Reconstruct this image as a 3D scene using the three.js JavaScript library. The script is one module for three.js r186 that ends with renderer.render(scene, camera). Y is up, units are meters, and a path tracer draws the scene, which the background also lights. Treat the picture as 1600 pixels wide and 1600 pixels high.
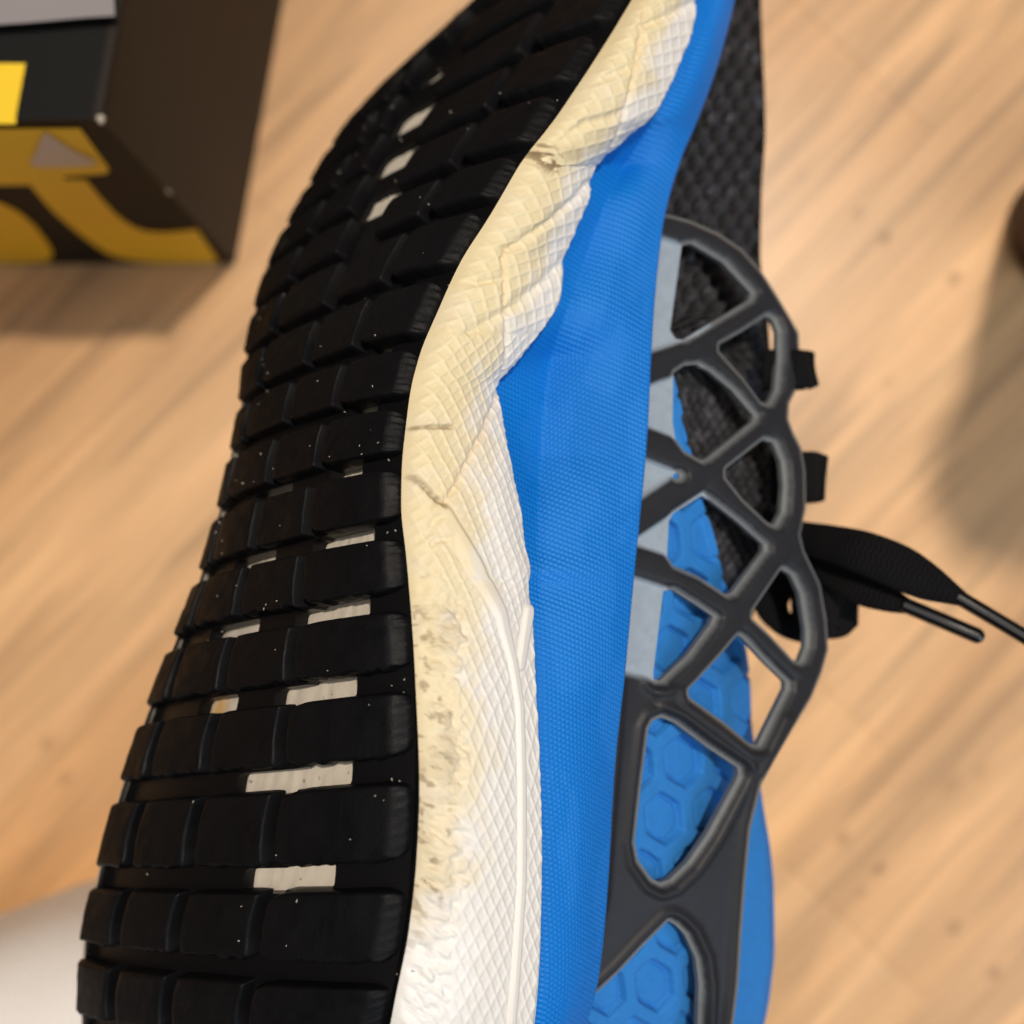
import * as THREE from 'three';
import { RectAreaLightUniformsLib } from 'three/addons/lights/RectAreaLightUniformsLib.js';
import { RoundedBoxGeometry } from 'three/addons/geometries/RoundedBoxGeometry.js';
import { mergeGeometries } from 'three/addons/utils/BufferGeometryUtils.js';

// ---------------------------------------------------------------- camera, lamps, exposure
const scene = new THREE.Scene();
scene.background = new THREE.Color(0x000000);
const F = 1735, HC = 0.38;                       // focal length in photo pixels (1600 wide), camera height over the floor
const camera = new THREE.PerspectiveCamera(2 * Math.atan(800 / F) * 180 / Math.PI, 1, 0.01, 10);
camera.position.set(0, HC, 0); camera.up.set(0, 0, -1); camera.lookAt(0, 0, 0);
camera.focus = 0.178; camera.userData.fStop = 9.2;
const renderer = new THREE.WebGLRenderer({ antialias: true });
renderer.toneMapping = THREE.LinearToneMapping;
renderer.toneMappingExposure = 0.86;
renderer.shadowMap.enabled = true;
RectAreaLightUniformsLib.init();
function areaLight(color, intensity, w, h, pos, target) {
  const l = new THREE.RectAreaLight(color, intensity, w, h);
  l.position.set(...pos); l.lookAt(...target); scene.add(l); return l;
}
areaLight(new THREE.Color(1.0, 0.87, 0.72), 2050, 0.08, 0.08, [0.30, 2.2, -0.56], [0, 0, 0]);   // ceiling lamp
areaLight(new THREE.Color(1.0, 0.95, 0.88), 1.05, 3.2, 3.2, [0.0, 2.45, 0.0], [0, 0, 0]);       // light thrown back by the pale ceiling
areaLight(new THREE.Color(0.66, 0.82, 1.0), 3.6, 1.2, 1.3, [1.5, 1.3, 1.1], [0, 0.15, 0]);      // window

// ---------------------------------------------------------------- helpers
let seed = 7;
const rnd = () => { seed = (seed * 1664525 + 1013904223) >>> 0; return seed / 4294967296; };
const V = (x, y, z) => new THREE.Vector3(x, y, z);
const W = (px, py, d) => V((px - 800) * d / F, HC - d, (py - 800) * d / F);     // pixel + distance below the lens -> world
const onFloor = (px, py, y = 0) => W(px, py, HC - y);
const clamp = (x, a = 0, b = 1) => Math.min(b, Math.max(a, x));
const lerp = (a, b, t) => a + (b - a) * t;
const sst = (a, b, x) => { const t = clamp((x - a) / (b - a)); return t * t * (3 - 2 * t); };
function h2(i, j) { let n = (Math.imul(i, 374761393) + Math.imul(j, 668265263)) | 0; n = Math.imul(n ^ (n >>> 13), 1274126177); return ((n ^ (n >>> 16)) >>> 0) / 4294967296; }
function vn(x, y) { const i = Math.floor(x), j = Math.floor(y), u = x - i, v = y - j, a = u * u * (3 - 2 * u), b = v * v * (3 - 2 * v); return lerp(lerp(h2(i, j), h2(i + 1, j), a), lerp(h2(i, j + 1), h2(i + 1, j + 1), a), b); }
const fbm = (x, y, o = 4) => { let s = 0, a = 0.5, n = 0; for (let k = 0; k < o; k++) { s += a * vn(x, y); n += a; x = x * 2.03 + 17.1; y = y * 2.03 + 9.7; a *= 0.5; } return s / n; };
// monotone cubic through sorted (key, value) pairs
function pchip(pts) {
  pts = pts.slice().sort((a, b) => a[0] - b[0]);
  const n = pts.length, x = pts.map(p => p[0]), y = pts.map(p => p[1]), d = [], m = [];
  for (let i = 0; i < n - 1; i++) d.push((y[i + 1] - y[i]) / (x[i + 1] - x[i]));
  for (let i = 0; i < n; i++) m.push(i === 0 ? d[0] : i === n - 1 ? d[n - 2] : d[i - 1] * d[i] <= 0 ? 0 : 2 * d[i - 1] * d[i] / (d[i - 1] + d[i]));
  return q => {
    if (q <= x[0]) return y[0] + m[0] * (q - x[0]);
    if (q >= x[n - 1]) return y[n - 1] + m[n - 1] * (q - x[n - 1]);
    let i = 0; while (q > x[i + 1]) i++;
    const h = x[i + 1] - x[i], t = (q - x[i]) / h, t2 = t * t, t3 = t2 * t;
    return y[i] * (2 * t3 - 3 * t2 + 1) + h * m[i] * (t3 - 2 * t2 + t) + y[i + 1] * (3 * t2 - 2 * t3) + h * m[i + 1] * (t3 - t2);
  };
}
const segDist = (px, py, ax, ay, bx, by) => { const dx = bx - ax, dy = by - ay, t = clamp(((px - ax) * dx + (py - ay) * dy) / (dx * dx + dy * dy)); return Math.hypot(px - ax - dx * t, py - ay - dy * t); };
function polyDist(px, py, L) { let m = 1e9; for (let i = 0; i < L.length - 1; i++) { const a = L[i], b = L[i + 1]; const s = segDist(px, py, a[0], a[1], b[0], b[1]); if (s < m) m = s; } return m; }
function polySdf(px, py, P) {
  let m = 1e9, inside = false;
  for (let i = 0, j = P.length - 1; i < P.length; j = i++) {
    const a = P[j], b = P[i]; const s = segDist(px, py, a[0], a[1], b[0], b[1]); if (s < m) m = s;
    if ((b[1] > py) !== (a[1] > py) && px < (a[0] - b[0]) * (py - b[1]) / (a[1] - b[1]) + b[0]) inside = !inside;
  }
  return inside ? -m : m;
}
// smooth grid surface; fn(i/nu, j/nv) -> {p, uv, c}
function grid(nu, nv, fn, flip = false) {
  const P = [], U = [], C = [], I = []; let hasC = false;
  for (let j = 0; j <= nv; j++) for (let i = 0; i <= nu; i++) {
    const r = fn(i / nu, j / nv); P.push(r.p.x, r.p.y, r.p.z); U.push(...(r.uv || [i / nu, j / nv]));
    if (r.c) { hasC = true; C.push(...r.c); }
  }
  for (let j = 0; j < nv; j++) for (let i = 0; i < nu; i++) {
    const a = j * (nu + 1) + i, b = a + 1, c = a + nu + 1, d = c + 1;
    if (flip) I.push(a, b, d, a, d, c); else I.push(a, d, b, a, c, d);
  }
  const g = new THREE.BufferGeometry();
  g.setAttribute('position', new THREE.Float32BufferAttribute(P, 3)); g.setAttribute('uv', new THREE.Float32BufferAttribute(U, 2));
  if (hasC) g.setAttribute('color', new THREE.Float32BufferAttribute(C, 3));
  g.setIndex(I); g.computeVertexNormals(); return g;
}
// cut sheet with thickness over a 2-D domain: kept where sdf < 0
function sheet(x0, x1, nx, y0, y1, ny, sdf, top, bot, uvf, colf) {
  const S = new Float32Array((nx + 1) * (ny + 1)), X = i => x0 + (x1 - x0) * i / nx, Y = j => y0 + (y1 - y0) * j / ny;
  for (let j = 0; j <= ny; j++) for (let i = 0; i <= nx; i++) S[j * (nx + 1) + i] = (i === 0 || j === 0 || i === nx || j === ny) ? Math.max(1e-4, sdf(X(i), Y(j))) : sdf(X(i), Y(j));
  const P = [], U = [], C = [], I = [], key = new Map();
  const vert = (k, x, y, layer) => {
    const kk = k + '_' + layer; let id = key.get(kk);
    if (id === undefined) { id = P.length / 3; key.set(kk, id); const s = k[0] === 'e' ? 0 : sdf(x, y); const p = layer % 2 ? bot(x, y, s) : top(x, y, s); P.push(p.x, p.y, p.z); U.push(...uvf(x, y)); if (colf) C.push(...colf(x, y, s)); }
    return id;
  };
  for (let j = 0; j < ny; j++) for (let i = 0; i < nx; i++) {
    const c = [[i, j], [i + 1, j], [i + 1, j + 1], [i, j + 1]], v = c.map(([a, b]) => S[b * (nx + 1) + a]);
    if (v.every(s => s >= 0)) continue;
    const poly = [], wall = [];
    for (let k = 0; k < 4; k++) {
      const [a, b] = c[k], [a2, b2] = c[(k + 1) % 4], s = v[k], s2 = v[(k + 1) % 4];
      if (s < 0) poly.push(['n' + a + ',' + b, X(a), Y(b)]);
      if ((s < 0) !== (s2 < 0)) {
        const t = s / (s - s2), lo = a < a2 || b < b2, e = ['e' + (lo ? a + ',' + b : a2 + ',' + b2) + (a === a2 ? 'v' : 'h'), lerp(X(a), X(a2), t), lerp(Y(b), Y(b2), t)];
        poly.push(e); wall.push([e, s < 0]);
      }
    }
    for (let k = 1; k < poly.length - 1; k++) {
      const q = [poly[0], poly[k], poly[k + 1]];
      const A = q.map(r => vert(r[0], r[1], r[2], 0)), B = q.map(r => vert(r[0], r[1], r[2], 1));
      I.push(A[0], A[2], A[1], B[0], B[1], B[2]);
    }
    for (let k = 0; k < wall.length; k += 2) {
      let [e1, out1] = wall[k], [e2] = wall[k + 1]; if (!out1) [e1, e2] = [e2, e1];
      const a = vert(e1[0], e1[1], e1[2], 2), b = vert(e2[0], e2[1], e2[2], 2), a2 = vert(e1[0], e1[1], e1[2], 3), b2 = vert(e2[0], e2[1], e2[2], 3);
      I.push(a, b, b2, a, b2, a2);
    }
  }
  const g = new THREE.BufferGeometry();
  g.setAttribute('position', new THREE.Float32BufferAttribute(P, 3)); g.setAttribute('uv', new THREE.Float32BufferAttribute(U, 2));
  if (colf) g.setAttribute('color', new THREE.Float32BufferAttribute(C, 3));
  g.setIndex(I); g.computeVertexNormals(); return g;
}
function mesh(name, g, m, parent) { const o = new THREE.Mesh(g, m); o.name = name; o.castShadow = o.receiveShadow = true; if (parent) parent.add(o); return o; }
function thing(name, label, category, parent = scene) { const o = new THREE.Group(); o.name = name; o.userData = { label, category }; parent.add(o); return o; }
function tex(w, h, fn, srgb = false) {
  const d = new Uint8Array(w * h * 4);
  for (let y = 0; y < h; y++) for (let x = 0; x < w; x++) { const c = fn(x, y), k = (y * w + x) * 4; if (typeof c === 'number') d[k] = d[k + 1] = d[k + 2] = clamp(c) * 255; else { d[k] = clamp(c[0]) * 255; d[k + 1] = clamp(c[1]) * 255; d[k + 2] = clamp(c[2]) * 255; } d[k + 3] = 255; }
  const t = new THREE.DataTexture(d, w, h); t.wrapS = t.wrapT = THREE.RepeatWrapping; t.magFilter = THREE.LinearFilter; t.minFilter = THREE.LinearMipmapLinearFilter; t.generateMipmaps = true;
  if (srgb) t.colorSpace = THREE.SRGBColorSpace; t.needsUpdate = true; return t;
}
const lin = (r, g, b) => new THREE.Color().setRGB(r, g, b);
const tile = (t, m) => { const c = t.clone(); c.repeat.set(1 / m, 1 / m); c.needsUpdate = true; return c; };   // uv in metres

// ---------------------------------------------------------------- floor: beech strips laid diagonally
const GA = 46 * Math.PI / 180, gx = Math.cos(GA), gz = -Math.sin(GA);            // grain direction on the floor (x, z)
const floor = new THREE.Group(); floor.name = 'floor'; floor.userData = { kind: 'structure', label: 'pale beech strip floor with diagonal grain and small dents', category: 'floor' }; scene.add(floor);
{
  const N = 2048, SZ = 0.56;                     // texture spans 0.56 m of floor, x along grain, y across
  const dents = [[1340, 333, 9, .5], [1252, 278, 8, .25], [1382, 372, 9, .8], [1490, 435, 9, .8], [1388, 598, 8, .35], [1316, 1310, 10, .6], [1373, 1358, 9, .6], [1345, 1395, 7, .35], [1490, 1450, 10, .55], [1552, 1520, 9, .65], [72, 1160, 10, .4], [102, 1217, 10, .4], [1485, 1225, 16, .3], [1530, 1205, 12, .25]].map(([x, y, r, s]) => {
    const p = onFloor(x, y); return [(p.x * gx + p.z * gz) / SZ + .5, (-p.x * gz + p.z * gx) / SZ + .5, r / 4566 / SZ, s];
  });
  const map = tex(N, N, (x, y) => {
    const a = x / N, b = y / N;
    const warp = (fbm(a * 3, b * 6 + 40, 3) - .5) * .005;
    const bb = b + warp;
    const broad = fbm(a * 2.2, bb * 22, 4), streak = fbm(a * 7, bb * 95 + 8, 4), fine = fbm(a * 26, bb * 420, 3), fleck = vn(a * 150, bb * 620);
    let t = .5 + (broad - .5) * 1.1 + (streak - .5) * 1.0 + (fine - .5) * .5;
    const pale = sst(.62, .74, fbm(a * 4 + 31, bb * 60 + 5, 3));
    const dark = sst(.6, .72, fbm(a * 5 + 3, bb * 75 + 55, 3));
    let k = 1 + (t - .5) * .20 + pale * .07 - dark * .10 - (fleck > .86 ? .03 : 0);
    let r = .845 * k, g = (.668 + (broad - .5) * .04) * k, bl = (.478 + (broad - .5) * .06) * k;
    for (const d of dents) { const q = Math.hypot((a - d[0]) * .8, b - d[1]) / d[2]; if (q < 2.2) { const e = Math.exp(-q * q * 1.2) * d[3] * .7; r *= 1 - .45 * e; g *= 1 - .5 * e; bl *= 1 - .55 * e; } }
    return [r, g, bl];
  }, true);
  map.wrapS = map.wrapT = THREE.MirroredRepeatWrapping;
  const tones = [[1, 1, 1], [.95, .93, .90], [1.03, 1.0, .95], [.93, .91, .88], [.98, .95, .92]].map(c => new THREE.MeshPhysicalMaterial({ map, color: lin(...c.map(v => v * .965)), roughness: .42, clearcoat: .25, clearcoatRoughness: .3 }));
  const PW = 0.068, off = (() => { const p = onFloor(170, 645); return -p.x * gz + p.z * gx; })();
  let n = 0;
  for (let r = -9; r <= 9; r++) {
    let s = -0.8 - rnd() * 0.3;
    while (s < 0.75) {
      const L = .34 + rnd() * .2, w = PW - .00008, l = L - .00008;
      const g = new RoundedBoxGeometry(l, .014, w, 1, .00012);
      const cs = s + L / 2, ct = off + (r + .5) * PW, uv = g.attributes.uv, p = g.attributes.position;
      for (let i = 0; i < uv.count; i++) uv.setXY(i, (cs + p.getX(i)) / SZ + .5, (ct + p.getZ(i)) / SZ + .5);
      const near = Math.hypot(cs, ct) < .34, m = near && r === 0 ? tones[0] : near && r === -1 ? tones[3] : tones[Math.floor(rnd() * 5)];
      const o = mesh(n ? 'plank_' + String(n).padStart(3, '0') : 'plank', g, m, floor); n++;
      o.position.set(cs * gx - ct * gz, -.007, cs * gz + ct * gx); o.rotation.y = GA;
      s += L;
    }
  }
}

// ---------------------------------------------------------------- shoe: measured edge curves
const shoe = thing('running_shoe', 'worn running shoe with black tread, yellowed white midsole and blue upper, held sole outward', 'shoe');
// tread rows heel -> toe: lateral end (px, py, depth), medial end (px, py, depth)
const ROWS = [
  [330, 1805, .197, 400, 1812, .19], [205, 1765, .204, 520, 1795, .177], [140, 1695, .207, 588, 1725, .169], [118, 1600, .208, 612, 1640, .165],
  [121, 1487, .207, 638, 1530, .163], [143, 1374, .206, 661, 1370, .163], [179, 1240, .206, 667, 1200, .163], [220, 1120, .207, 661, 1060, .164],
  [263, 1008, .208, 652, 935, .166], [304, 905, .210, 641, 822, .168], [334, 806, .212, 638, 716, .17], [355, 715, .215, 652, 625, .173],
  [370, 637, .219, 676, 530, .176], [378, 562, .224, 724, 420, .18], [392, 490, .23, 792, 310, .184], [412, 422, .236, 853, 222, .188],
  [441, 358, .242, 918, 122, .193], [476, 294, .248, 980, 25, .199], [510, 235, .253, 1036, -75, .205], [550, 180, .257, 1080, -165, .21],
  [608, 132, .261, 1112, -240, .215], [684, 75, .264, 1134, -305, .22], [790, 15, .265, 1146, -365, .226], [910, -90, .264, 1146, -410, .232], [1040, -270, .258, 1120, -445, .24]];
const NR = ROWS.length - 1;
const rowF = [0, 1, 2, 3, 4, 5].map(c => pchip(ROWS.map((r, k) => [k, r[c]])));
const rowAt = t => { const q = rowF.map(f => f(t)); return [W(q[0], q[1], q[2]), W(q[3], q[4], q[5]), q[2], q[5]]; };
const tOfY = pchip(ROWS.map((r, k) => [r[4], k]));                      // medial edge height in the photo -> row
function soleRaw(w, t) {                                               // w: world fraction lateral -> medial
  const [a, b] = rowAt(t), p = a.clone().lerp(b, w), ax = b.clone().sub(a);
  const [a2, b2] = rowAt(t + .02), al = a2.clone().lerp(b2, w).sub(p);
  const n = ax.clone().cross(al).normalize(); if (n.y < 0) n.negate();
  const bulge = -.0035 * Math.pow(Math.abs(2 * w - 1), 3) + .001;
  return [p.addScaledVector(n, bulge), n];
}
const wOf = (f, t) => { const d0 = rowF[2](t), d1 = rowF[5](t); return f * d0 / (d1 + f * (d0 - d1)); };
const solePt = (f, t, h) => { const [p, n] = soleRaw(wOf(f, t), t); return p.addScaledVector(n, h); };
// side curves as functions of picture height
const C1 = pchip([[-445, 1128], [-410, 1148], [-365, 1148], [-305, 1136], [-240, 1114], [-165, 1082], [-75, 1040], [8, 992], [69, 953], [138, 909], [211, 860], [256, 827], [353, 768], [418, 726], [487, 693], [561, 665], [650, 648], [739, 639], [790, 638], [859, 645], [945, 653], [1048, 660], [1233, 667], [1334, 663], [1456, 650], [1578, 625], [1640, 612], [1725, 588], [1795, 522], [1812, 420]]);
const D1 = y => rowF[5](clamp(tOfY(clamp(y, -445, 1812)), 0, NR));
const C2 = pchip([[-445, 1150], [-380, 1178], [-300, 1172], [-200, 1150], [-100, 1122], [0, 1093], [52, 1085], [90, 1070], [146, 1045], [180, 1025], [200, 1000], [248, 946], [260, 934], [309, 925], [357, 905], [406, 888], [467, 880], [500, 864], [555, 820], [602, 784], [612, 783], [670, 792], [742, 806], [801, 820], [859, 827], [894, 834], [911, 830], [962, 837], [1100, 844], [1131, 846], [1334, 852], [1456, 850], [1600, 840], [1700, 805], [1780, 700], [1812, 560]]);
const C4 = pchip([[-445, 1165], [-380, 1195], [-300, 1200], [-200, 1188], [-100, 1168], [0, 1147], [50, 1135], [126, 1112], [196, 1085], [243, 1065], [315, 1043], [360, 1034], [500, 1020], [690, 1010], [800, 1000], [900, 990], [1060, 975], [1200, 960], [1400, 948], [1520, 936], [1600, 916], [1700, 870], [1780, 770], [1812, 640]]);
const C3r = pchip([[-445, 1155], [-200, 1165], [0, 1112], [122, 1067], [236, 990], [300, 953], [386, 921], [447, 900], [569, 860], [650, 850], [756, 842], [825, 840], [890, 842], [1000, 846], [1812, 700]]);
const C3 = y => Math.max(C2(y) + 8, Math.min(C4(y) - 12, C3r(y)));
const fade = y => 1 - .55 * sst(300, -400, y);                          // the shoe gets lower toward its toe
const D2 = y => D1(y) + .016 * fade(y), D4 = y => D2(y) + .010 * fade(y);
const D3 = y => D2(y) + Math.min(.0085, (C3(y) - C2(y)) * .00019) * fade(y) + .0012 * sst(1050, 800, y);
// reflection of a medial point to the lateral side, station by station
function mirrored(p, y, cap = .037) {
  const [a, b] = rowAt(clamp(tOfY(y), 0, NR)), m = a.clone().lerp(b, .5), ax = b.clone().sub(a).normalize();
  const s = p.clone().sub(m).dot(ax), half = a.distanceTo(b) / 2;
  return p.clone().addScaledVector(ax, -s - Math.min(s, half + .004));
}

// ---- materials of the shoe
const rubberGrain = tex(128, 128, (x, y) => .5 + (h2(x, y) - .5) * .5 + (vn(x / 5, y / 5) - .5) * .5);
const rubScuff = tex(256, 256, (x, y) => .40 + .30 * fbm(x / 18, y / 18, 4) + .12 * sst(.7, .8, fbm(x / 3, y / 40 + 9, 3)));
const rubber = new THREE.MeshPhysicalMaterial({ color: lin(.0035, .0037, .005), roughness: 1, roughnessMap: tile(rubScuff, .05), bumpMap: tile(rubberGrain, .008), bumpScale: .00005, specularIntensity: .36 });
const rubberPlate = new THREE.MeshPhysicalMaterial({ color: lin(.005, .005, .006), roughness: .4, specularIntensity: .4 });
const foam = new THREE.MeshPhysicalMaterial({ vertexColors: true, roughness: .62, sheen: .1 });
const pinTex = tex(64, 64, (x, y) => {                                   // staggered pins, tile of 4 x 4
  const u = x / 16, v = y / 16, r = Math.floor(v), fx = ((u + (r % 2) * .5) % 1) - .5, fy = (v - r) - .5;
  return clamp(1 - Math.pow(Math.hypot(fx * 1.6, fy * 1.9), 2) * 1.1);
});
const pinBump = tile(pinTex, .0031); pinBump.rotation = .35;
const bluePins = new THREE.MeshPhysicalMaterial({ vertexColors: true, roughness: .47, bumpMap: pinBump, bumpScale: .00016, specularIntensity: .5 });
const weaveTex = tex(64, 64, (x, y) => .5 + .3 * Math.sin((x + y) * Math.PI / 4) + .2 * Math.sin((x - y) * Math.PI / 8));
const blueFabric = new THREE.MeshPhysicalMaterial({ vertexColors: true, roughness: .8, bumpMap: tile(weaveTex, .0034), bumpScale: .00012, sheen: .4, sheenRoughness: .5, sheenColor: lin(.05, .2, .5) });
const knitMat = new THREE.MeshPhysicalMaterial({ vertexColors: true, roughness: .85, sheen: .25, sheenColor: lin(.1, .11, .16) });
const cageMat = new THREE.MeshPhysicalMaterial({ vertexColors: true, roughness: .46, specularIntensity: .42 });
const laceTex = tex(64, 64, (x, y) => { const u = x / 8, v = y / 16; const q = Math.abs(((u) % 2) - 1); return .5 + .5 * Math.sin((v + q * .5) * Math.PI * 2) * .8; });
const laceMat = new THREE.MeshPhysicalMaterial({ color: lin(.0045, .0045, .0055), roughness: .85, specularIntensity: .3, bumpMap: laceTex, bumpScale: .00028, sheen: .08, sheenColor: lin(.08, .09, .12) });
const agletMat = new THREE.MeshPhysicalMaterial({ color: lin(.006, .006, .008), roughness: .18, clearcoat: .8, clearcoatRoughness: .1 });

// ---- outsole plate with slots, tread blocks on it
const SLOTS = [[5, .47, .74], [6, .40, .765], [7, .49, .77], [7, .215, .36], [8, .53, .81], [8, .17, .385], [9, .57, .83], [9, .19, .40], [10, .62, .77], [10, .225, .43], [11, .66, .79], [12, .69, .79], [13, .70, .775], [14, .69, .74], [15, .355, .50], [16, .31, .45], [17, .275, .40], [18, .275, .35]];
const slotHalf = t => lerp(.135, .125, sst(5, 12, t)) * (t > 17 ? 1.2 : t > 14 ? 2.1 : 1);
const plateSdf = (u, t) => {
  let s = Math.max(-u, u - 1.004) * .075; s = Math.max(s, (.05 - t) * .012, (t - NR + .05) * .012);
  for (const [k, a, b] of SLOTS) {
    if (Math.abs(t - k) > 1) continue;
    const cx = (a + b) / 2, hx = (b - a) / 2 * .075, hy = slotHalf(k) * .0125, r = k > 14 ? .0015 : .0007;
    const qx = Math.abs(u - cx) * .075 - hx + r, qy = Math.abs(t - k - (k > 14 ? .2 : 0) + (u > .6 ? -.02 : .02)) * .0125 - hy + r;
    const q = Math.hypot(Math.max(qx, 0), Math.max(qy, 0)) + Math.min(Math.max(qx, qy), 0) - r;
    s = Math.max(s, -q);
  }
  return s;
};
const plate = mesh('outsole', sheet(-.012, 1.016, 160, 0, NR, NR * 16, plateSdf, (u, t) => solePt(u, t, .0011 * sst(.945, .957, u) * sst(1.002, .992, u)), (u, t) => solePt(u, t, -.0026), (u, t) => [u * .08, t * .013]), rubberPlate, shoe);
plate.userData.label = 'black rubber outsole';
const ch1 = pchip([[0, .16], [4, .15], [5, .14], [6, .13], [8, .115], [10, .1], [11, .12], [12, .15], [13, .19], [15, .2], [24, .22]]);
const ch2 = pchip([[0, .34], [5, .335], [7, .335], [9, .33], [10, .35], [11, .375], [12, .41], [13, .45], [14, .45], [15, .43], [16, .39], [17, .35], [18, .33], [20, .36], [24, .42]]);
const ch3 = pchip([[0, .58], [5, .575], [8, .585], [10, .605], [11, .635], [12, .665], [13, .68], [15, .70], [24, .70]]);
{
  let n = 0;
  for (let k = 0; k < NR; k++) {
    const gw = lerp(.14, .12, sst(5, 12, k)) * (k > 13 ? 1.2 : 1), cut = [-.004, ch1(k + .5), ch2(k + .5), ch3(k + .5), lerp(.942, .928, sst(8, 14, k))], wide = sst(12.5, 14.5, k) * sst(20, 18.5, k);
    for (let c = 0; c < 4; c++) {
      const hw = j => (j === 0 || j === 4 ? 0 : .0125) + (j === 2 ? .062 * wide : 0), u0 = cut[c] + hw(c), u1 = cut[c + 1] - hw(c + 1), t0 = k + gw, t1 = k + 1 - gw * .72;
      const wm = (u1 - u0) * .075, lm = (t1 - t0) * .0125;              // rough size in metres
      const H = .0026, nu = c === 3 ? 26 : 16, nv = 22;
      const prof = e => e <= 0 ? -.0006 : H * Math.pow(1 - Math.pow(1 - clamp(e / .0008), 2.6), .5);
      const g = grid(nu, nv, (a, b) => {
        const ea = .5 - .5 * Math.cos(Math.PI * a), eb = .5 - .5 * Math.cos(Math.PI * b), fa = lerp(a, ea, .75), fb = lerp(b, eb, .75);
        let x = fa * 2 - 1, y = fb * 2 - 1;
        const rr = c === 3 ? .14 : .045;                                  // rounded corners
        const kx = 1 - rr * Math.pow(Math.abs(y), 9) * (x > 0 ? 1 : .6), ky = 1 - rr * .9 * Math.pow(Math.abs(x), 9);
        x *= kx; y *= ky;
        const bow = -.011 * (1 - y * y) * (x > 0 ? (c < 3 ? 1 : 0) : (c ? 1 : 0)) * Math.min(1, Math.abs(x) * 1.5), u = lerp(u0, u1, (x + 1) / 2) + bow, t = lerp(t0, t1, (y + 1) / 2);
        const e = Math.min((kx - Math.abs(x)) * wm / 2, (ky - Math.abs(y)) * lm / 2);
        let h = prof(e);
        if (c === 3 && h > 0) { const m = (u1 - u) * .075, s = sst(.0028, .0003, m); h -= s * .0013 + sst(.0026, .001, m) * Math.pow(.5 + .5 * Math.sin(t * 2 * Math.PI * 9), 2) * .0005; }
        if (h > 0) h += (vn(u * 60 + k * 9, t * 9 + c * 31) - .5) * .00018;
        const jag = e < .0012 && y < 0 ? (vn(u * 90, k * 3.1) - .5) * .05 + (vn(u * 230, k * 7.7) - .5) * .035 : 0;
        return { p: solePt(u, t + jag * (k < 9 ? 1 : .3), h), uv: [u * .08, t * .013] };
      });
      mesh(n ? 'tread_block_' + String(n).padStart(3, '0') : 'tread_block', g, rubber, plate); n++;
    }
  }
}
{                                                                         // lint and dust caught on the tread
  const bits = [], L = () => { const k = 4 + Math.floor(rnd() * 14), u = .05 + rnd() * .9, t = k + rnd(); const g = new THREE.TetrahedronGeometry(.00012 + .00016 * rnd() * rnd(), 0); g.scale(1, 1, 1 + rnd() * 1.5); g.rotateY(rnd() * 6); g.translate(...solePt(u, t, (Math.abs(t - Math.round(t)) < .16 ? .0001 : .0026)).toArray()); bits.push(g); };
  for (let i = 0; i < 110; i++) L();
  const o = mesh('lint', mergeGeometries(bits), new THREE.MeshStandardMaterial({ color: lin(.42, .39, .35), roughness: 1 }), shoe); o.userData.kind = 'stuff';
}
// pale foam seen through the slots
const foamC = [.70, .64, .55];
mesh('midsole_underside', grid(90, 260, (a, b) => {
  const u = lerp(-.022 * sst(6, 8, b * NR) * sst(15, 12, b * NR), .985, a), t = b * NR;
  const wr = fbm(u * 260, t * 7, 3), s = Math.exp(-Math.pow((u - .24) / .03, 2) - Math.pow((t - 7) / .2, 2));
  const dk = .9 + .12 * fbm(u * 60, t * 5, 3);
  return { p: solePt(u, t, lerp(-.0031, -.0012, sst(13.6, 14.6, t)) + (wr - .5) * .0006), uv: [u, t], c: [foamC[0] * dk, foamC[1] * dk * (1 - .35 * s), foamC[2] * dk * (1 - .75 * s)] };
}), foam, shoe);

// ---- midsole side wall
const CORD = [[674, 800], [690, 832], [717, 880], [765, 962], [787, 1031], [800, 1100], [803, 1212], [803, 1375], [795, 1497], [787, 1620]];
const CORD2 = [[823, 955], [812, 1000], [803, 1040]];
const GROOVES = [
  [[[680, 792], [700, 755], [720, 715], [755, 653], [781, 602]], 5, .0006], [[[781, 600], [778, 559], [773, 494], [772, 445], [770, 404], [782, 382]], 4, .0005],
  [[[777, 486], [819, 458], [884, 404]], 9, .0008], [[[720, 520], [741, 508], [771, 491]], 7, .0006], [[[690, 672], [650, 668]], 3, .0007], [[[645, 745], [665, 775], [680, 794]], 4, .0007],
  [[[779, 390], [840, 345], [880, 317], [923, 282]], 7, .0008], [[[945, 246], [957, 183], [978, 102], [994, 40], [1005, -20]], 4, .0005], [[[860, 225], [905, 191], [945, 180], [960, 172]], 7, .0006],
  [[[992, 46], [1040, 24], [1092, 0], [1115, -12]], 7, .0008], [[[905, 140], [950, 118], [985, 100]], 6, .0005], [[[700, 430], [735, 445], [768, 440]], 5, .0005], [[[645, 860], [660, 835], [672, 812]], 5, .0006], [[[661, 1048], [652, 900], [668, 848], [690, 845], [705, 880]], 4, .0004]];
const RIPPLE = [[[700, 800], [725, 880], [760, 960]], [[740, 770], [770, 850], [800, 930]], [[800, 680], [770, 760], [790, 840], [815, 900]], [[830, 320], [800, 420], [840, 440]]];
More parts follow.
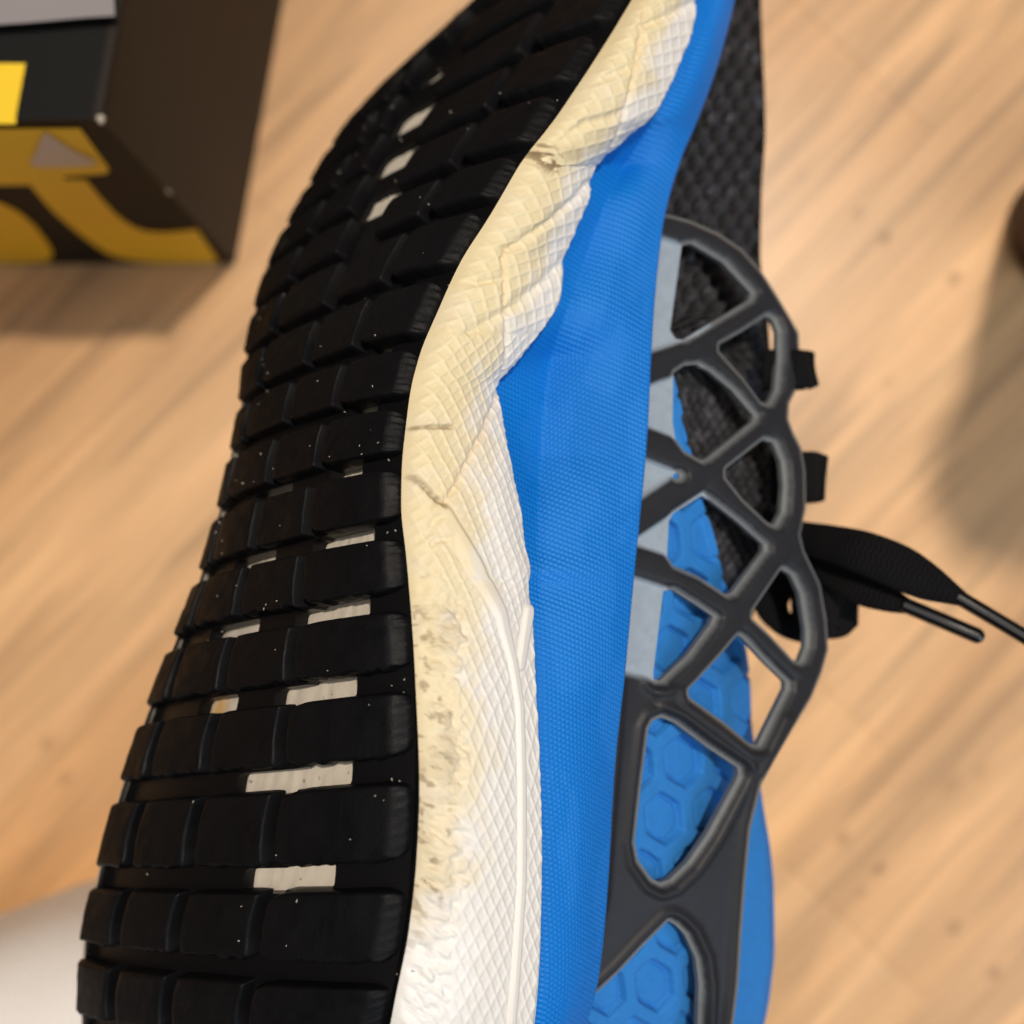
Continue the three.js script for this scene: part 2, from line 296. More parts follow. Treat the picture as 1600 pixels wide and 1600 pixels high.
function foamPt(y, v, detail = true) {
  const a = W(C1(y), y, D1(y)), b = W(C2(y), y, D2(y)), p = a.clone().lerp(b, v);
  const y2 = y + 4, al = W(C1(y2), y2, D1(y2)).lerp(W(C2(y2), y2, D2(y2)), v).sub(p), n = al.cross(b.clone().sub(a)).normalize(); if (n.y < 0) n.negate();
  let h = .0022 * Math.sin(Math.PI * Math.pow(v, .8)) - .0018 * Math.pow(clamp(1 - v * 7), 2) - .0008 * sst(.95, 1, v);
  return [p, n, h];
}
const foamWall = grid(96, 1000, (v, b) => {
  const y = lerp(-445, 1812, b), [p, n, h0] = foamPt(y, v), px = lerp(C1(y), C2(y), v);
  let h = h0;
  const low = sst(840, 960, y);                                          // heel half: wear near the tread
  const wearEdge = (.24 + .2 * (fbm(y / 60, 3.3, 3) - .5)) * low * sst(1800, 1500, y);
  const worn = low * sst(wearEdge + .06, wearEdge - .06, v);
  // diamond ridges: a near-square net at the forefoot, slanted diamonds behind the crease
  const up = sst(540, 500, y), gA = y < 950 ? .049 * y : .049 * 950 + .049 * (y - 950) - .021 * (y - 950) * sst(950, 1250, y), gB = -.024 * y;
  const q1 = up > .5 ? (.29 * px + .957 * y) / 19 : .0445 * px + gA, q2 = up > .5 ? (.97 * px - .24 * y) / 19 : .0595 * px + gB;
  const sh = 1 - up;
  const ridge = q => { const f = Math.abs(q - Math.round(q)); return Math.exp(-Math.pow(f / .13, 2)); };
  const wob = (fbm(px / 45, y / 45, 2) - .5) * .5;
  const cordD = Math.min(polyDist(px, y, CORD), polyDist(px, y, CORD2));
  const cordW = lerp(15, 9, sst(850, 1100, y));
  const cord = y > 770 ? sst(cordW, cordW * .45, cordD) : 0;
  let kn = Math.max(ridge(q1 + wob * .6), ridge(q2 + wob * .6)) * (1 - worn) * sst(1, .95, v) * sst(0, .2, Math.abs(up - .5)) * (1 - sst(cordW * 1.5, cordW, y > 770 ? cordD : 99)) * sst(0, .05, v);
  h += kn * .00023 + cord * .0006;
  let gr = 0, pink = 0;
  GROOVES.forEach(([L, w, dep], i) => { const d = polyDist(px, y, L); if (d < w * 3) { const e = Math.exp(-d * d / (w * w)); gr = Math.max(gr, e * dep); if (i < 2 || i === 7) pink = Math.max(pink, e); } });
  h -= gr * sst(.02, .16, v);
  for (const L of RIPPLE) { const d = polyDist(px, y, L); if (d < 70) h += .0004 * Math.exp(-Math.pow(d / 22, 2)) * sst(1, .85, v); }
  h += (fbm(px / 70 + 5, y / 70, 2) - .5) * .0007 * sst(1000, 700, y);
  h = lerp(h0, h, sst(0, .035, v));
  const lump = fbm(px / 13, y / 13, 3) - .5;
  h += worn * (lump * .0015 - .0004) * sst(0, .08, v);
  const step = sst(.04, 0, Math.abs(v - wearEdge)) * low; h += step * (vn(px / 9, y / 11) - .5) * .0012;
  // colour: yellowed foam (blotchy), dirt in the worn strip, smudges
  const blotch = fbm(px / 36 + 2, y / 44 + 9, 4), spread = lerp(.52, .30, sst(500, 1000, y)) * sst(1640, 1150, y) + .06;
  let yel = sst(spread + .22, spread - .25, v + (blotch - .5) * .7) * lerp(1, .8, sst(700, 1300, y));
  yel = clamp(yel * (.7 + .6 * blotch));
  const cell = (1 - kn) * .05;
  let c = [lerp(.79, .77, yel), lerp(.775, .675, yel), lerp(.75, .44, yel)];
  c = c.map((q, i) => q * (1 - cell * (i + 1) * .45 * (yel + .3)));
  const clean = sst(1400, 1500, y) * sst(.46, .34, v + (fbm(px / 22, y / 30, 3) - .5) * .3); c = [lerp(c[0], .84, clean), lerp(c[1], .83, clean), lerp(c[2], .82, clean)];
  const pk = pink * .35; c = [c[0] * (1 - pk * .1), c[1] * (1 - pk * .25), c[2] * (1 - pk * .35)];
  const speck = sst(.56, .70, fbm(px / 9, y / 12 + 50, 4)) * worn * sst(.16, .02, v + (fbm(px / 30, y / 50, 2) - .5) * .3) * sst(1600, 1350, y), grime = sst(.46, .72, fbm(px / 24 + 7, y / 40, 4)) * worn * sst(1600, 1200, y);
  let dirt = clamp(speck * .6 + grime * .2);
  const sm = Math.hypot((px - 848) / 15, (y - 246) / 24); if (sm < 2) dirt = Math.max(dirt, sst(1.5, .5, sm) * sst(.44, .56, fbm(px / 6, y / 6, 2)) * .95);
  const s2 = Math.hypot((px - 880) / 16, (y - 236) / 12); if (s2 < 2) dirt = Math.max(dirt, sst(1.4, .4, s2) * .25);
  const cr = Math.min(polyDist(px, y, GROOVES[4][0]), polyDist(px, y, GROOVES[5][0]) * .9, polyDist(px, y, [[832, 895], [830, 920], [826, 935]])); if (cr < 12) dirt = Math.max(dirt, sst(6, 1, cr) * (.35 + .5 * vn(px / 4, y / 4)));
  c = [lerp(c[0], .22, dirt), lerp(c[1], .15, dirt), lerp(c[2], .075, dirt)];
  return { p: p.addScaledVector(n, h), uv: [v * .02, y * .0001], c };
}, true);
const midsole = mesh('midsole', foamWall, foam, shoe); midsole.userData.label = 'white foam midsole with diamond texture, yellowed and scuffed along the tread';
mesh('midsole_side', grid(16, 200, (v, b) => { const y = lerp(-445, 1812, b), [p, n, h] = foamPt(y, v); return { p: mirrored(p.addScaledVector(n, h), y), c: [.8, .76, .68] }; }), foam, shoe);

// ---- blue pinned rand
function randPt(y, v) {                                                  // 0 at the foam, 1 at the free top edge, >1 turned inward
  const a = W(C2(y) - 12, y, D2(y) + .0012), m = W(C3(y), y, D3(y)), b = W(C4(y), y, D4(y)), f = clamp((C3(y) - C2(y)) / (C4(y) - C2(y)), .1, .6);
  if (v <= f) return a.lerp(m, v / f);
  const s = (Math.min(v, 1) - f) / (1 - f), p = m.lerp(b, s);
  p.y += .0016 * Math.sin(Math.PI * s) * fade(y);
  if (v > 1) { const k = (v - 1) / .25; p.y -= .0015 * sst(0, .4, k) + .006 * k; p.x -= .006 * k * k; p.x += .0004 * Math.sin(Math.min(1, k * 2.5) * Math.PI); }
  return p;
}
const blueC = (y, v) => { const b = fbm(v * 3.1 + 4, y / 140, 4), f = fbm(v * 40, y / 9, 2), k = 1 + .07 * sst(.5, .56, b) * sst(250, 500, y) + .10 * (b - .5) + .08 * (f - .5); return [.003 + .005 * sst(.5, .56, b), .172 * k, .63 * Math.pow(k, .6)]; };
const rand = mesh('blue_rand', grid(80, 420, (a, b) => { const y = lerp(-445, 1812, b), v = a * 1.25; return { p: randPt(y, v), uv: [-randPt(y, Math.min(v, 1)).distanceTo(randPt(y, 1)) + Math.max(0, v - 1) * .01, y * .000105], c: blueC(y, v) }; }, true), bluePins, shoe);
mesh('blue_rand_side', grid(16, 160, (a, b) => { const y = lerp(-445, 1812, b); return { p: mirrored(randPt(y, a * 1.2), y), uv: [a * .012, y * .000105], c: [.003, .172, .63] }; }), bluePins, shoe);

// ---- upper
const SIL = pchip([[-445, 1180], [-380, 1205], [-300, 1212], [-150, 1200], [0, 1189], [60, 1191], [200, 1196], [300, 1190], [400, 1188], [470, 1198], [600, 1207], [700, 1217], [800, 1215], [880, 1200], [950, 1180], [1010, 1164], [1080, 1160], [1300, 1170], [1600, 1150], [1740, 1060], [1812, 800]]);
const upBase = y => D4(y) + .006 * fade(y);
function upperPt(px, y, lift = 0) {
  const c = C4(y) - 30, s = Math.max(60, SIL(y) - c), x = (px - c) / s;
  const d = upBase(y) + (.012 * x + .020 * x * x) * fade(y) * (1 + .4 * sst(200, -100, y));
  const p = W(px, y, d); if (lift) { const n = V(.5, .85, 0).normalize(); p.addScaledVector(n, lift); } return p;
}
mesh('mesh_upper', grid(110, 520, (a, b) => {
  const y = lerp(-445, 1120, b), px = lerp(C4(y) - 30, SIL(y), a);
  const dense = sst(480, 620, y);                                        // coarse open knit at the toe, finer heather knit higher up
  const cw = lerp(29, 15, dense), chh = lerp(46, 26, dense), sx = px + y * .12;
  let hole = 0; const r0 = Math.floor(y / (chh / 2));
  for (let r = r0 - 1; r <= r0 + 2; r++) { const o = (r & 1) * cw / 2, ci = Math.round((sx - o) / cw); const dx = (sx - o - ci * cw) / (cw * .27), dy = (y - r * chh / 2) / (chh * .27); hole = Math.max(hole, Math.exp(-(dx * dx + dy * dy))); }
  const th = fbm(sx / 7, y / 18, 2), fib = sst(.5, .75, th);
  const h = (-hole * .0032 + (th - .5) * .0004) * lerp(1, .5, dense);
  const rim = sst(.15, .4, hole) * sst(.75, .5, hole);
  const k = Math.max(.0015, .008 + .008 * th + (rim * .11 * sst(.4, .62, vn(sx / 7, y / 10)) + .016 + .03 * dense) * fib * .45 + .010 - hole * .034);
  return { p: upperPt(px, y, h), uv: [px * .0001, y * .0001], c: [k * .95, k * .98, k * 1.25] };
}, true), knitMat, shoe).userData.label = 'black knit mesh of the toe and tongue';
mesh('upper_shell', grid(20, 120, (a, b) => {                            // crown and far side of the upper
  const y = lerp(-445, 1060, b), s = upperPt(SIL(y), y), e = mirrored(upperPt(C4(y) - 30, y), y), m = mirrored(s, y);
  const k = a < .5 ? s.clone().lerp(m, a * 2) : m.clone().lerp(e, (a - .5) * 2);
  if (a < .5) { k.x += .009 * Math.sin(Math.PI * a * 2) * fade(y); k.y -= .003 * Math.sin(Math.PI * a * 2); }
  return { p: k, c: [.012, .012, .015] };
}, true), knitMat, shoe);
// blue padded quarter with pressed hexagons
const BQ = pchip([[540, 1000], [560, 1040], [600, 1056], [690, 1076], [777, 1096], [830, 1114], [900, 1131], [960, 1149], [1010, 1165], [1075, 1177], [1150, 1185], [1190, 1191], [1260, 1201], [1330, 1212], [1400, 1218], [1480, 1219], [1540, 1214], [1600, 1204], [1700, 1150], [1780, 1010], [1812, 800]]);
function quarterPt(px, y, h) {
  const c = C4(y) - 30, s = Math.max(60, BQ(y) - c), x = clamp((px - c) / s, 0, 1.2);
  const low = sst(950, 1250, y), c0 = C4(y) - 30, xu = (px - c0) / Math.max(60, SIL(y) - c0), du = upBase(y) - .0008 - .0032 * sst(.12, .4, xu) + (.012 * xu + .020 * xu * xu), d = y < 1010 ? du : lerp(du, 0, sst(1010, 1180, y)) + sst(1010, 1180, y) * (upBase(y) - .0012 + (.012 * x + .019 * x * x * lerp(.7, 1, low)) * (lerp(.72, 1.0, low)));
  const p = W(px, y, d); p.addScaledVector(V(.5, .85, 0).normalize(), h); return p;
}
function hexField(px, y) {
  const S = 98, yy = y * .98 + px * .1, xx = px * 1.28 - y * .12; let d1 = 1e9, d2 = 1e9;
  const q0 = Math.round(yy / (S * .866));
  for (let q = q0 - 2; q <= q0 + 2; q++) { const o = (q & 1) * S / 2, i0 = Math.round((xx - o) / S); for (let i = i0 - 1; i <= i0 + 1; i++) { const d = Math.hypot(xx - o - i * S, yy - q * S * .866); if (d < d1) { d2 = d1; d1 = d; } else if (d < d2) d2 = d; } }
  return (d2 - d1) / 2;                                                  // 0 on a hexagon border
}
mesh('blue_quarter', grid(120, 520, (a, b) => {
  const y = lerp(545, 1812, b), px = lerp(C4(y) - 30, BQ(y), a);
  const e = hexField(px, y), inner = sst(11, 17, e) * sst(0, .06, 1 - a) * sst(720, 800, y), col = sst(.80, .76, a);
  const flat = lerp(1, col, sst(1120, 1200, y));
  let h = -.0012 * inner * flat + .0003 * (fbm(px / 60, y / 60, 2) - .5) - .0016 * sst(.94, 1, a) * sst(1000, 1150, y);
  h -= .0007 * Math.exp(-Math.pow((e - 15) / 3.5, 2)) * flat;
  const k = .92 + .16 * fbm(px / 6, y / 6, 2);
  return { p: quarterPt(px, y, h), uv: [px * .00012, y * .00012], c: [.014 * k, .19 * k, .58 * k] };
}, true), blueFabric, shoe).userData.label = 'bright blue padded fabric quarter with pressed hexagons';
mesh('heel_collar', grid(20, 120, (a, b) => {
  const y = lerp(900, 1812, b), s = quarterPt(BQ(y), y, -.0016), e = mirrored(quarterPt(C4(y) - 30, y, 0), y), m = mirrored(s, y);
  const k = a < .5 ? s.clone().lerp(m, a * 2) : m.clone().lerp(e, (a - .5) * 2);
  if (a < .5) { const q = Math.sin(Math.PI * a * 2); k.x -= .03 * Math.pow(q, .6); k.y += .0 * q; }     // foot opening dips inward
  return { p: k, uv: [a * .1, y * .00012], c: [.012, .13, .5] };
}, true), blueFabric, shoe);

// ---- moulded cage
const OUTER = [[985, 345], [1005, 333], [1040, 334], [1075, 343], [1119, 362], [1158, 388], [1190, 424], [1213, 460], [1235, 497], [1248, 520], [1250, 566], [1246, 606], [1233, 632], [1232, 655], [1240, 676], [1252, 700], [1258, 737], [1259, 795], [1250, 835], [1256, 860], [1268, 885], [1281, 912], [1291, 968], [1294, 1015], [1284, 1050], [1268, 1090], [1238, 1140], [1212, 1185], [1190, 1225], [1173, 1294], [1165, 1375], [1159, 1456], [1154, 1537], [1146, 1600], [1138, 1680], [880, 1680], [880, 1560], [920, 1400], [940, 1150], [950, 1000], [980, 700], [985, 500]];
const HOLES = [
  [[1066, 386], [1078, 384], [1125, 412], [1169, 460], [1166, 468], [1066, 529], [1056, 528], [1048, 516]],
  [[1195, 497], [1203, 502], [1210, 520], [1210, 566], [1206, 610], [1196, 629], [1188, 626], [1160, 588], [1124, 548], [1124, 540], [1160, 520]],
  [[1053, 584], [1068, 574], [1086, 572], [1104, 582], [1140, 612], [1173, 651], [1171, 658], [1102, 714], [1094, 717], [1069, 703], [1056, 684], [1052, 660]],
  [[1134, 734], [1190, 690], [1204, 694], [1216, 724], [1219, 760], [1216, 800], [1206, 818], [1198, 814], [1160, 778], [1134, 745]],
  [[1095, 777], [1104, 782], [1150, 818], [1188, 852], [1188, 860], [1140, 924], [1132, 926], [1090, 898], [1052, 882], [1043, 868], [1046, 815], [1052, 804]],
  [[1219, 892], [1232, 900], [1245, 928], [1254, 985], [1253, 1010], [1245, 1031], [1238, 1028], [1205, 992], [1175, 964], [1176, 956]],
  [[1037, 925], [1048, 924], [1080, 944], [1110, 964], [1106, 974], [1070, 1022], [1030, 1060], [1022, 1060], [1022, 1048]],
  [[1151, 995], [1158, 1000], [1190, 1035], [1222, 1066], [1222, 1076], [1200, 1120], [1180, 1161], [1172, 1160], [1130, 1125], [1078, 1088], [1076, 1078], [1090, 1064], [1130, 1020]],
  [[1014, 1139], [1020, 1128], [1031, 1123], [1051, 1131], [1100, 1168], [1148, 1200], [1149, 1210], [1144, 1221], [1100, 1302], [1070, 1345], [1043, 1371], [1030, 1376], [1018, 1370], [998, 1342], [993, 1314], [1002, 1233]],
  [[1043, 1441], [1052, 1446], [1066, 1460], [1083, 1497], [1088, 1537], [1086, 1600], [1078, 1690], [860, 1690], [880, 1600], [922, 1562], [966, 1521], [1006, 1478]]];
const RIBS = [
  [[1000, 340], [1037, 350], [1075, 363], [1119, 385], [1150, 407], [1181, 441], [1200, 472], [1220, 500], [1229, 525], [1229, 566], [1226, 606], [1210, 645]],
  [[1210, 645], [1216, 672], [1232, 703], [1238, 737], [1238, 795], [1228, 846], [1246, 888], [1262, 918], [1272, 973], [1274, 1012], [1260, 1056], [1240, 1098], [1209, 1150], [1186, 1192]],
  [[1194, 469], [1150, 510], [1098, 545], [1060, 560], [1018, 574], [980, 590]], [[1104, 549], [1132, 578], [1160, 612], [1208, 648]],
  [[1208, 648], [1150, 692], [1100, 737], [1055, 768], [1009, 799], [970, 825]], [[975, 682], [1012, 695], [1060, 714], [1100, 737]], [[1100, 737], [1140, 785], [1190, 828], [1226, 848]],
  [[1226, 848], [1189, 898], [1152, 954], [1106, 1014], [1065, 1060], [1035, 1085]], [[960, 868], [996, 879], [1048, 896], [1092, 928], [1152, 954]], [[1152, 954], [1202, 1004], [1259, 1054]],
  [[1035, 1085], [1106, 1136], [1151, 1165], [1186, 1192]]];
const cageSdf = (x, y) => {
  let s = polySdf(x, y, OUTER) + 1.5;
  if (s < 0) for (const h of HOLES) { const q = 2.5 - polySdf(x, y, h); if (q > s) s = q; }
  if (s < 0) { const q = 5 - Math.hypot(x - 1055, y - 744); if (q > s) s = q; }
  return s;
};
const ribDist = (x, y) => { let m = 1e9; for (const L of RIBS) { const d = polyDist(x, y, L); if (d < m) m = d; } return m; };
const cageDepth = (x, y) => { const c = C4(y) - 25; return D4(y) + .0042 + .018 * clamp((x - c) / (1275 - c), 0, 1.1) + .004 * Math.pow(clamp((x - c) / (1275 - c), 0, 1.1), 3); };
const cageN = V(.42, .9, 0).normalize();
{
  const isPlate = (x, y) => sst(1052, 1066, y - (x - 1000) * .25);
  const top = (x, y, s) => {
    const e = -s, r = ribDist(x, y), p = W(x, y, cageDepth(x, y)), pl = isPlate(x, y);
    const rib = Math.pow(1 - Math.pow(clamp(r / 26), 3), .6) * .0015 * sst(1, 12, e), plate2 = pl * .0009 * sst(2, 13, e);
    const bead = pl * .0006 * Math.exp(-Math.pow((e - 17) / 7, 2));
    return p.addScaledVector(cageN, .0003 + Math.max(rib, plate2) + bead);
  };
  const col = (x, y, s) => {
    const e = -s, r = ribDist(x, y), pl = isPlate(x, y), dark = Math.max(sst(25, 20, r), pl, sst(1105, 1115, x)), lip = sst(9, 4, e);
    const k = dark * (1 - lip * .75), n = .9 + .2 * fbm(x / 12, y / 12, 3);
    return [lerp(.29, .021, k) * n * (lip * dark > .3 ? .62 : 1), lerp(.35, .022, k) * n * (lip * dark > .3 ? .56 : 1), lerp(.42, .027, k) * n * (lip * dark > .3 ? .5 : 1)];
  };
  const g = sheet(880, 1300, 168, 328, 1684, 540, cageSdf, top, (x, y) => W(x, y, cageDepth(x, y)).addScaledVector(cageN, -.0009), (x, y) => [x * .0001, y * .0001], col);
  mesh('lacing_cage', g, cageMat, shoe).userData.label = 'smoky grey moulded lattice cage over the blue quarter';
}

// ---- laces: flat braid swept along (px, py, depth, width px, thickness px, roll)
function braid(path, closed = false, seg = 60, round = 12) {
  const n = path.length, f = [0, 1, 2, 3, 4, 5].map(c => pchip(path.map((p, i) => [i, p[c]])));
  const at = t => W(f[0](t), f[1](t), f[2](t)); let len = 0, prev = null;
  return grid(round * 2, seg, (a, b) => {
    const t = b * (n - 1), p = at(t), T = at(t + .03).sub(at(t - .03)).normalize();
    if (prev && b > 0 && a === 0) len += p.distanceTo(prev); if (a === 0) prev = p.clone();
    let U = V(0, 1, 0).addScaledVector(T, -T.y).normalize(), S = T.clone().cross(U);
    const roll = f[5](t), cr = Math.cos(roll), sr = Math.sin(roll), s2 = S.clone().multiplyScalar(cr).addScaledVector(U, sr), u2 = U.clone().multiplyScalar(cr).addScaledVector(S, -sr);
    const k = f[2](t) / F / 2, ang = a * Math.PI * 2, c = Math.cos(ang), s = Math.sin(ang), q = (x, e) => Math.sign(x) * Math.pow(Math.abs(x), e);
    return { p: p.addScaledVector(s2, q(c, .7) * f[3](t) * k).addScaledVector(u2, q(s, .7) * f[4](t) * k), uv: [a * 4, len / .004] };
  }, true);
}
const lace = mesh('shoelace', mergeGeometries([
  braid([[1170, 815, .226, 50, 18, 0], [1240, 838, .2245, 52, 18, 0], [1290, 848, .219, 58, 18, 0], [1345, 862, .213, 68, 18, .1], [1400, 884, .210, 72, 18, .1], [1450, 910, .208, 58, 18, 0], [1485, 927, .207, 36, 18, 0], [1503, 936, .207, 24, 18, 0]]),
  braid([[1200, 838, .231, 44, 16, 0], [1250, 860, .229, 48, 16, 0], [1295, 890, .222, 54, 16, 0], [1345, 918, .216, 54, 16, 0], [1390, 937, .213, 40, 16, 0], [1420, 948, .212, 24, 16, 0]]),
  braid([[1268, 880, .226, 50, 18, .3], [1230, 905, .228, 52, 18, .3], [1205, 940, .229, 56, 18, .1], [1222, 972, .228, 40, 18, 0], [1262, 985, .226, 40, 18, 0], [1300, 965, .224, 44, 18, .3]]),
  ...[[577, 62, 1262, .2215], [745, 80, 1274, .222], [955, 84, 1307, .2225]].map(([y, w, x, d]) => braid([[x - 70, y, d + .001, w, 12, 0], [x - 30, y, d, w, 12, 0], [x - 12, y, d - .0004, w, 14, 0], [x - 3, y, d + .0006, w, 14, 0], [x - 2, y + 1, d + .0028, w, 14, 0], [x - 12, y + 2, d + .0042, w, 14, 0], [x - 70, y + 3, d + .005, w, 12, 0]], false, 60, 14))]), laceMat, shoe);
lace.userData.label = 'black flat braided shoelace with loops and two loose ends';
function aglet(pts, r) {
  const c = new THREE.CatmullRomCurve3(pts.map(p => W(...p))), g = new THREE.TubeGeometry(c, 24, r, 14, false), end = pts[pts.length - 1], cap = new THREE.SphereGeometry(r, 14, 8); cap.scale(1, .9, 1); cap.translate(...W(...end).toArray());
  return mergeGeometries([g.toNonIndexed(), cap.toNonIndexed()]);
}
mesh('aglet', aglet([[1494, 931, .207], [1550, 964, .206], [1630, 1012, .205]], .00145), agletMat, lace);
mesh('aglet_001', aglet([[1408, 943, .212], [1465, 967, .212], [1526, 993, .211]], .00155), agletMat, lace);

// ---------------------------------------------------------------- white fabric pad under the heel
{
  const cl = new THREE.MeshPhysicalMaterial({ color: lin(.88, .84, .82), roughness: .95, sheen: .3, sheenColor: lin(.5, .5, .5), bumpMap: tile(tex(128, 128, (x, y) => .5 * h2(x, y) + .5 * vn(x / 4, y / 4)), .02), bumpScale: .0004 });
  // a soft roll lying across under the heel; axis turned 20 degrees
  const ax = V(Math.cos(.35), 0, -Math.sin(.35)), pr = V(Math.sin(.35), 0, Math.cos(.35)), c0 = V(-.129, .051, .1172).addScaledVector(pr, .086), L0 = -.30, L1 = .135;
  const g = grid(90, 140, (a, b) => {
    const th = a * Math.PI * 2, s = Math.max(-1, Math.min(1, b * 2 - 1)), k = Math.pow(Math.max(0, 1 - Math.pow(Math.abs(s), 5)), .5), l = lerp(L0, L1, b);
    const wr = 1 + .05 * (fbm(l * 22 + 9, Math.cos(th) * 1.4 + 3, 3) - .5), q = (x, e) => Math.sign(x) * Math.pow(Math.abs(x), e);
    return { p: c0.clone().addScaledVector(ax, l).addScaledVector(pr, q(Math.cos(th), .62) * .090 * k * wr).add(V(0, q(Math.sin(th), .62) * .0505 * k, 0)), uv: [a * .45, l] };
  }, false);
  const o = mesh('fabric_roll', g, cl); scene.add(o); o.userData = { label: 'soft white fabric roll peeking out beneath the shoe heel', category: 'fabric' };
}

// ---------------------------------------------------------------- shoe carton
{
  const HB = .128, D = HC - HB;
  const box = thing('shoe_box', 'black shoe carton with big yellow lettering standing on the floor', 'box');
  const fr = onFloor(368, 412), fl = fr.clone().add(V(-.32, 0, .001)), br = onFloor(446, -20), up = V(0, HB, 0);
  const tr = W(158, 187, D), dlt = tr.clone().sub(fr.clone().add(up));              // the carton leans a little
  const back = br.clone().sub(fr).multiplyScalar(.21 / br.distanceTo(fr));
  const T = p => p.clone().add(up).add(dlt), bl = fl.clone().add(back), br2 = fr.clone().add(back);
  const card = new THREE.MeshPhysicalMaterial({ color: lin(.006, .006, .0062), roughness: .6, specularIntensity: .3 }), brownCard = new THREE.MeshPhysicalMaterial({ color: lin(.014, .009, .007), roughness: .6, specularIntensity: .5 });
  const quad = (a, b, c, d, th) => {                                     // board of thickness th, outward = (b-a)x(d-a)
    const n = b.clone().sub(a).cross(d.clone().sub(a)).normalize(), q = [a, b, c, d], i = q.map(p => p.clone().addScaledVector(n, -th)), P = [], I = [];
    const add = (...v) => { const k = P.length / 3; v.forEach(p => P.push(p.x, p.y, p.z)); I.push(k, k + 1, k + 2, k, k + 2, k + 3); };
    add(...q); add(i[3], i[2], i[1], i[0]); for (let k = 0; k < 4; k++) add(q[(k + 1) % 4], q[k], i[k], i[(k + 1) % 4]);
    const g = new THREE.BufferGeometry(); g.setAttribute('position', new THREE.Float32BufferAttribute(P, 3)); g.setAttribute('uv', new THREE.Float32BufferAttribute(P.flatMap((v, k) => k % 3 === 2 ? [] : [v]), 2)); g.setIndex(I); g.computeVertexNormals(); return g;
  };
  mesh('front_panel', quad(fl, fr, T(fr), T(fl), .002), card, box);
  mesh('side_panel', quad(fr, br2, T(br2), T(fr), .002), brownCard, box);
  mesh('back_panel', quad(br2, bl, T(bl), T(br2), .002), brownCard, box);
  mesh('side_panel_001', quad(bl, fl, T(fl), T(bl), .002), brownCard, box);
  mesh('lid', quad(T(fl), T(fr), T(br2), T(bl), .002), card, box);
  const yellow = new THREE.MeshPhysicalMaterial({ color: lin(.88, .58, .01), roughness: .5, side: THREE.DoubleSide });
  // pixel on a face plane
  const onPlane = (px, py, a, n) => { const dir = W(px, py, 1).sub(V(0, HC, 0)), o = V(0, HC, 0); return o.addScaledVector(dir, a.clone().sub(o).dot(n) / dir.dot(n)); };
  const print = (name, pts, a, n, m, lift = .0004) => {
    const sh = new THREE.Shape(pts.map(p => new THREE.Vector2(p[0], -p[1]))), g = new THREE.ShapeGeometry(sh), P = g.attributes.position;
    for (let i = 0; i < P.count; i++) { const w = onPlane(P.getX(i), -P.getY(i), a, n).addScaledVector(n, lift); P.setXYZ(i, w.x, w.y, w.z); }
    g.computeVertexNormals(); return mesh(name, g, m, box);
  };
  const nf = fr.clone().sub(fl).cross(T(fl).sub(fl)).normalize(), nt = V(0, 1, 0), z = p => p.map(([x, y]) => [x / 3.2, y / 3.2]);
  const smooth = (pts, n = 8) => new THREE.SplineCurve(pts.map(p => new THREE.Vector2(...p))).getPoints(pts.length * n).map(v => [v.x, v.y]);
  print('letter_t', [...z([[-500, 640], [400, 632], [545, 835], [535, 862], [320, 876], [322, 890], [430, 892]]), ...smooth(z([[430, 892], [520, 1000], [600, 1080], [700, 1140], [820, 1155], [985, 1140]])), ...z([[1090, 1295], [1062, 1312]]), ...smooth(z([[1062, 1312], [800, 1310], [660, 1296], [540, 1262], [400, 1165], [260, 1045], [150, 918]])), ...z([[-500, 925]])], fr, nf, yellow);
  print('letter_s', [...smooth(z([[-500, 960], [-100, 985], [60, 1035], [160, 1110], [225, 1190], [262, 1260], [235, 1306]])), ...z([[-500, 1330]])], fr, nf, yellow);
  print('letter_t', z([[-400, 320], [132, 320], [82, 590], [84, 622], [-400, 622]]), T(fr), nt, yellow);
  print('sticker', smooth(z([[222, 645], [262, 668], [360, 735], [484, 802], [320, 818], [162, 812], [182, 738], [222, 645]]), 4), fr, nf, new THREE.MeshPhysicalMaterial({ color: lin(.66, .58, .52), roughness: .7, side: THREE.DoubleSide }), .0008).userData.label = 'small pale triangular sticker';
  // scuffed corner where the grey board shows
  const scuff = new THREE.MeshPhysicalMaterial({ color: lin(.45, .40, .34), roughness: .95 });
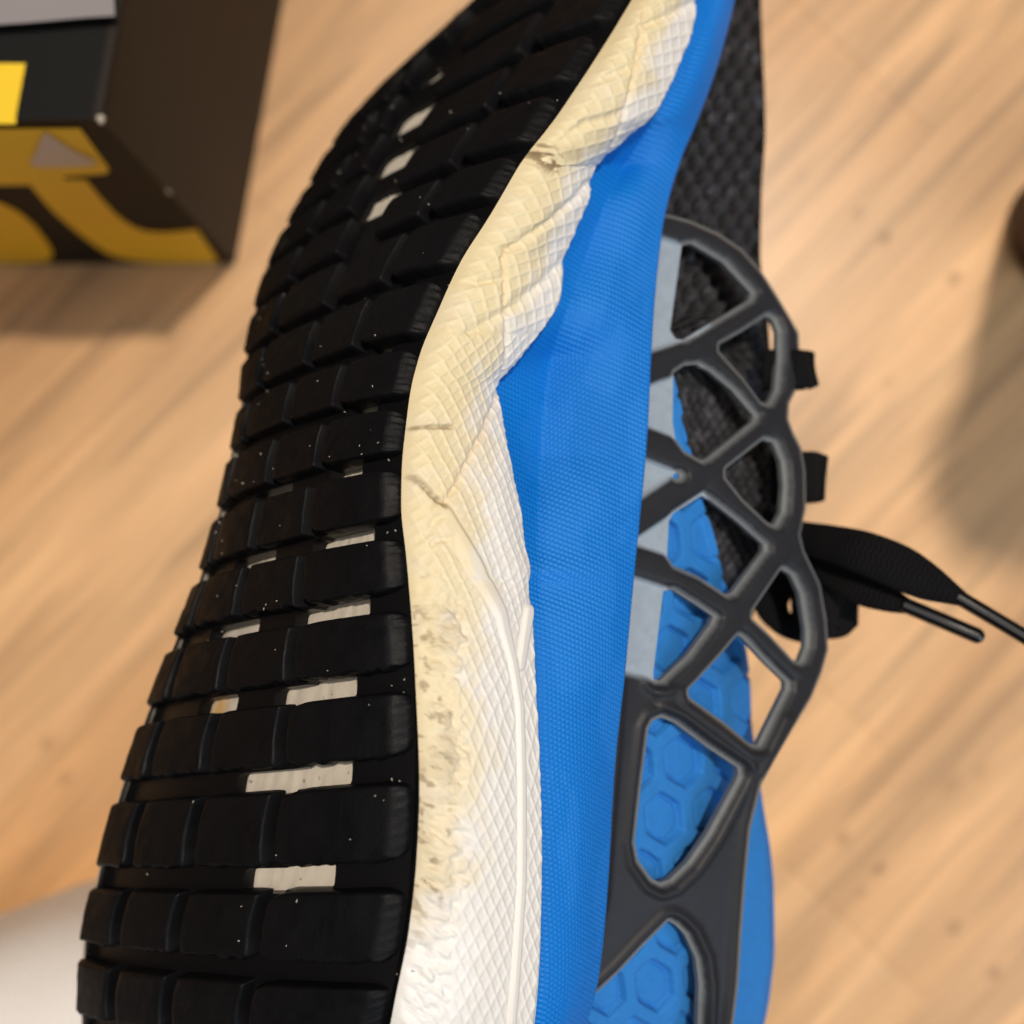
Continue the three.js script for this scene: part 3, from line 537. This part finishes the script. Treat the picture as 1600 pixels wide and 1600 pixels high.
  const chip = (px, py, d, r, sy) => { const g = new THREE.IcosahedronGeometry(r, 2), P = g.attributes.position; for (let i = 0; i < P.count; i++) { const k = .7 + .6 * vn(P.getX(i) * 900 + 50, P.getZ(i) * 900 + P.getY(i) * 500 + 50); P.setXYZ(i, P.getX(i) * k, P.getY(i) * k * sy, P.getZ(i) * k); } g.computeVertexNormals(); g.translate(...W(px, py, d).toArray()); return g; };
  const edge = k => T(fr).lerp(fr, k), pxOf = p => [p.x / (HC - p.y) * F + 800, p.z / (HC - p.y) * F + 800, HC - p.y];
  mesh('scuffed_corner', chip(...pxOf(edge(.0)), .001, 1), scuff, box); mesh('scuffed_edge', chip(...pxOf(edge(.4)), .0005, 4), scuff, box);
  // loose paper on the lid
  const pp = new THREE.MeshPhysicalMaterial({ color: lin(.27, .245, .255), roughness: .8, side: THREE.DoubleSide });
  const a = W(184, -5, D - .010), b = W(168, 24, D - .006), pg = grid(40, 30, (u, v) => {
    const x = lerp(b.x - .26, b.x + .001 * vn(v * 9, 1), u), zz = lerp(b.z + .0055 * (1 - u) * 1.6 - .001 * sst(.9, 1, u), b.z - .2, v);
    return { p: V(x + .004 * v, HB + .0015 + dlt.y + .0035 * (.6 + fbm(u * 9, v * 6, 3)) * sst(0, .1, v + .05), zz), uv: [u, v] };
  }, true);
  const paper = mesh('paper_sheet', pg, pp); scene.add(paper); paper.userData = { label: 'pale grey sheet of paper lying on the black carton', category: 'paper' };
}

// ---------------------------------------------------------------- brown rounded leg at the floor's edge
{
  const wood = new THREE.MeshPhysicalMaterial({ color: lin(.05, .02, .01), roughness: .5, specularIntensity: .4 });
  const prof = [[0, 0], [.018, 0], [.021, .002], [.0225, .006], [.023, .03], [.0225, .25], [.024, .30], [.0255, .33], [.024, .35], [.016, .358], [0, .36]].map(p => new THREE.Vector2(...p));
  const o = mesh('furniture_leg', new THREE.LatheGeometry(new THREE.SplineCurve(prof).getPoints(50), 40), wood); o.position.set(.1915, 0, -.096); scene.add(o);
  o.userData = { label: 'dark brown rounded wooden leg standing on the floor beyond the laces', category: 'furniture leg' };
}

renderer.render(scene, camera);
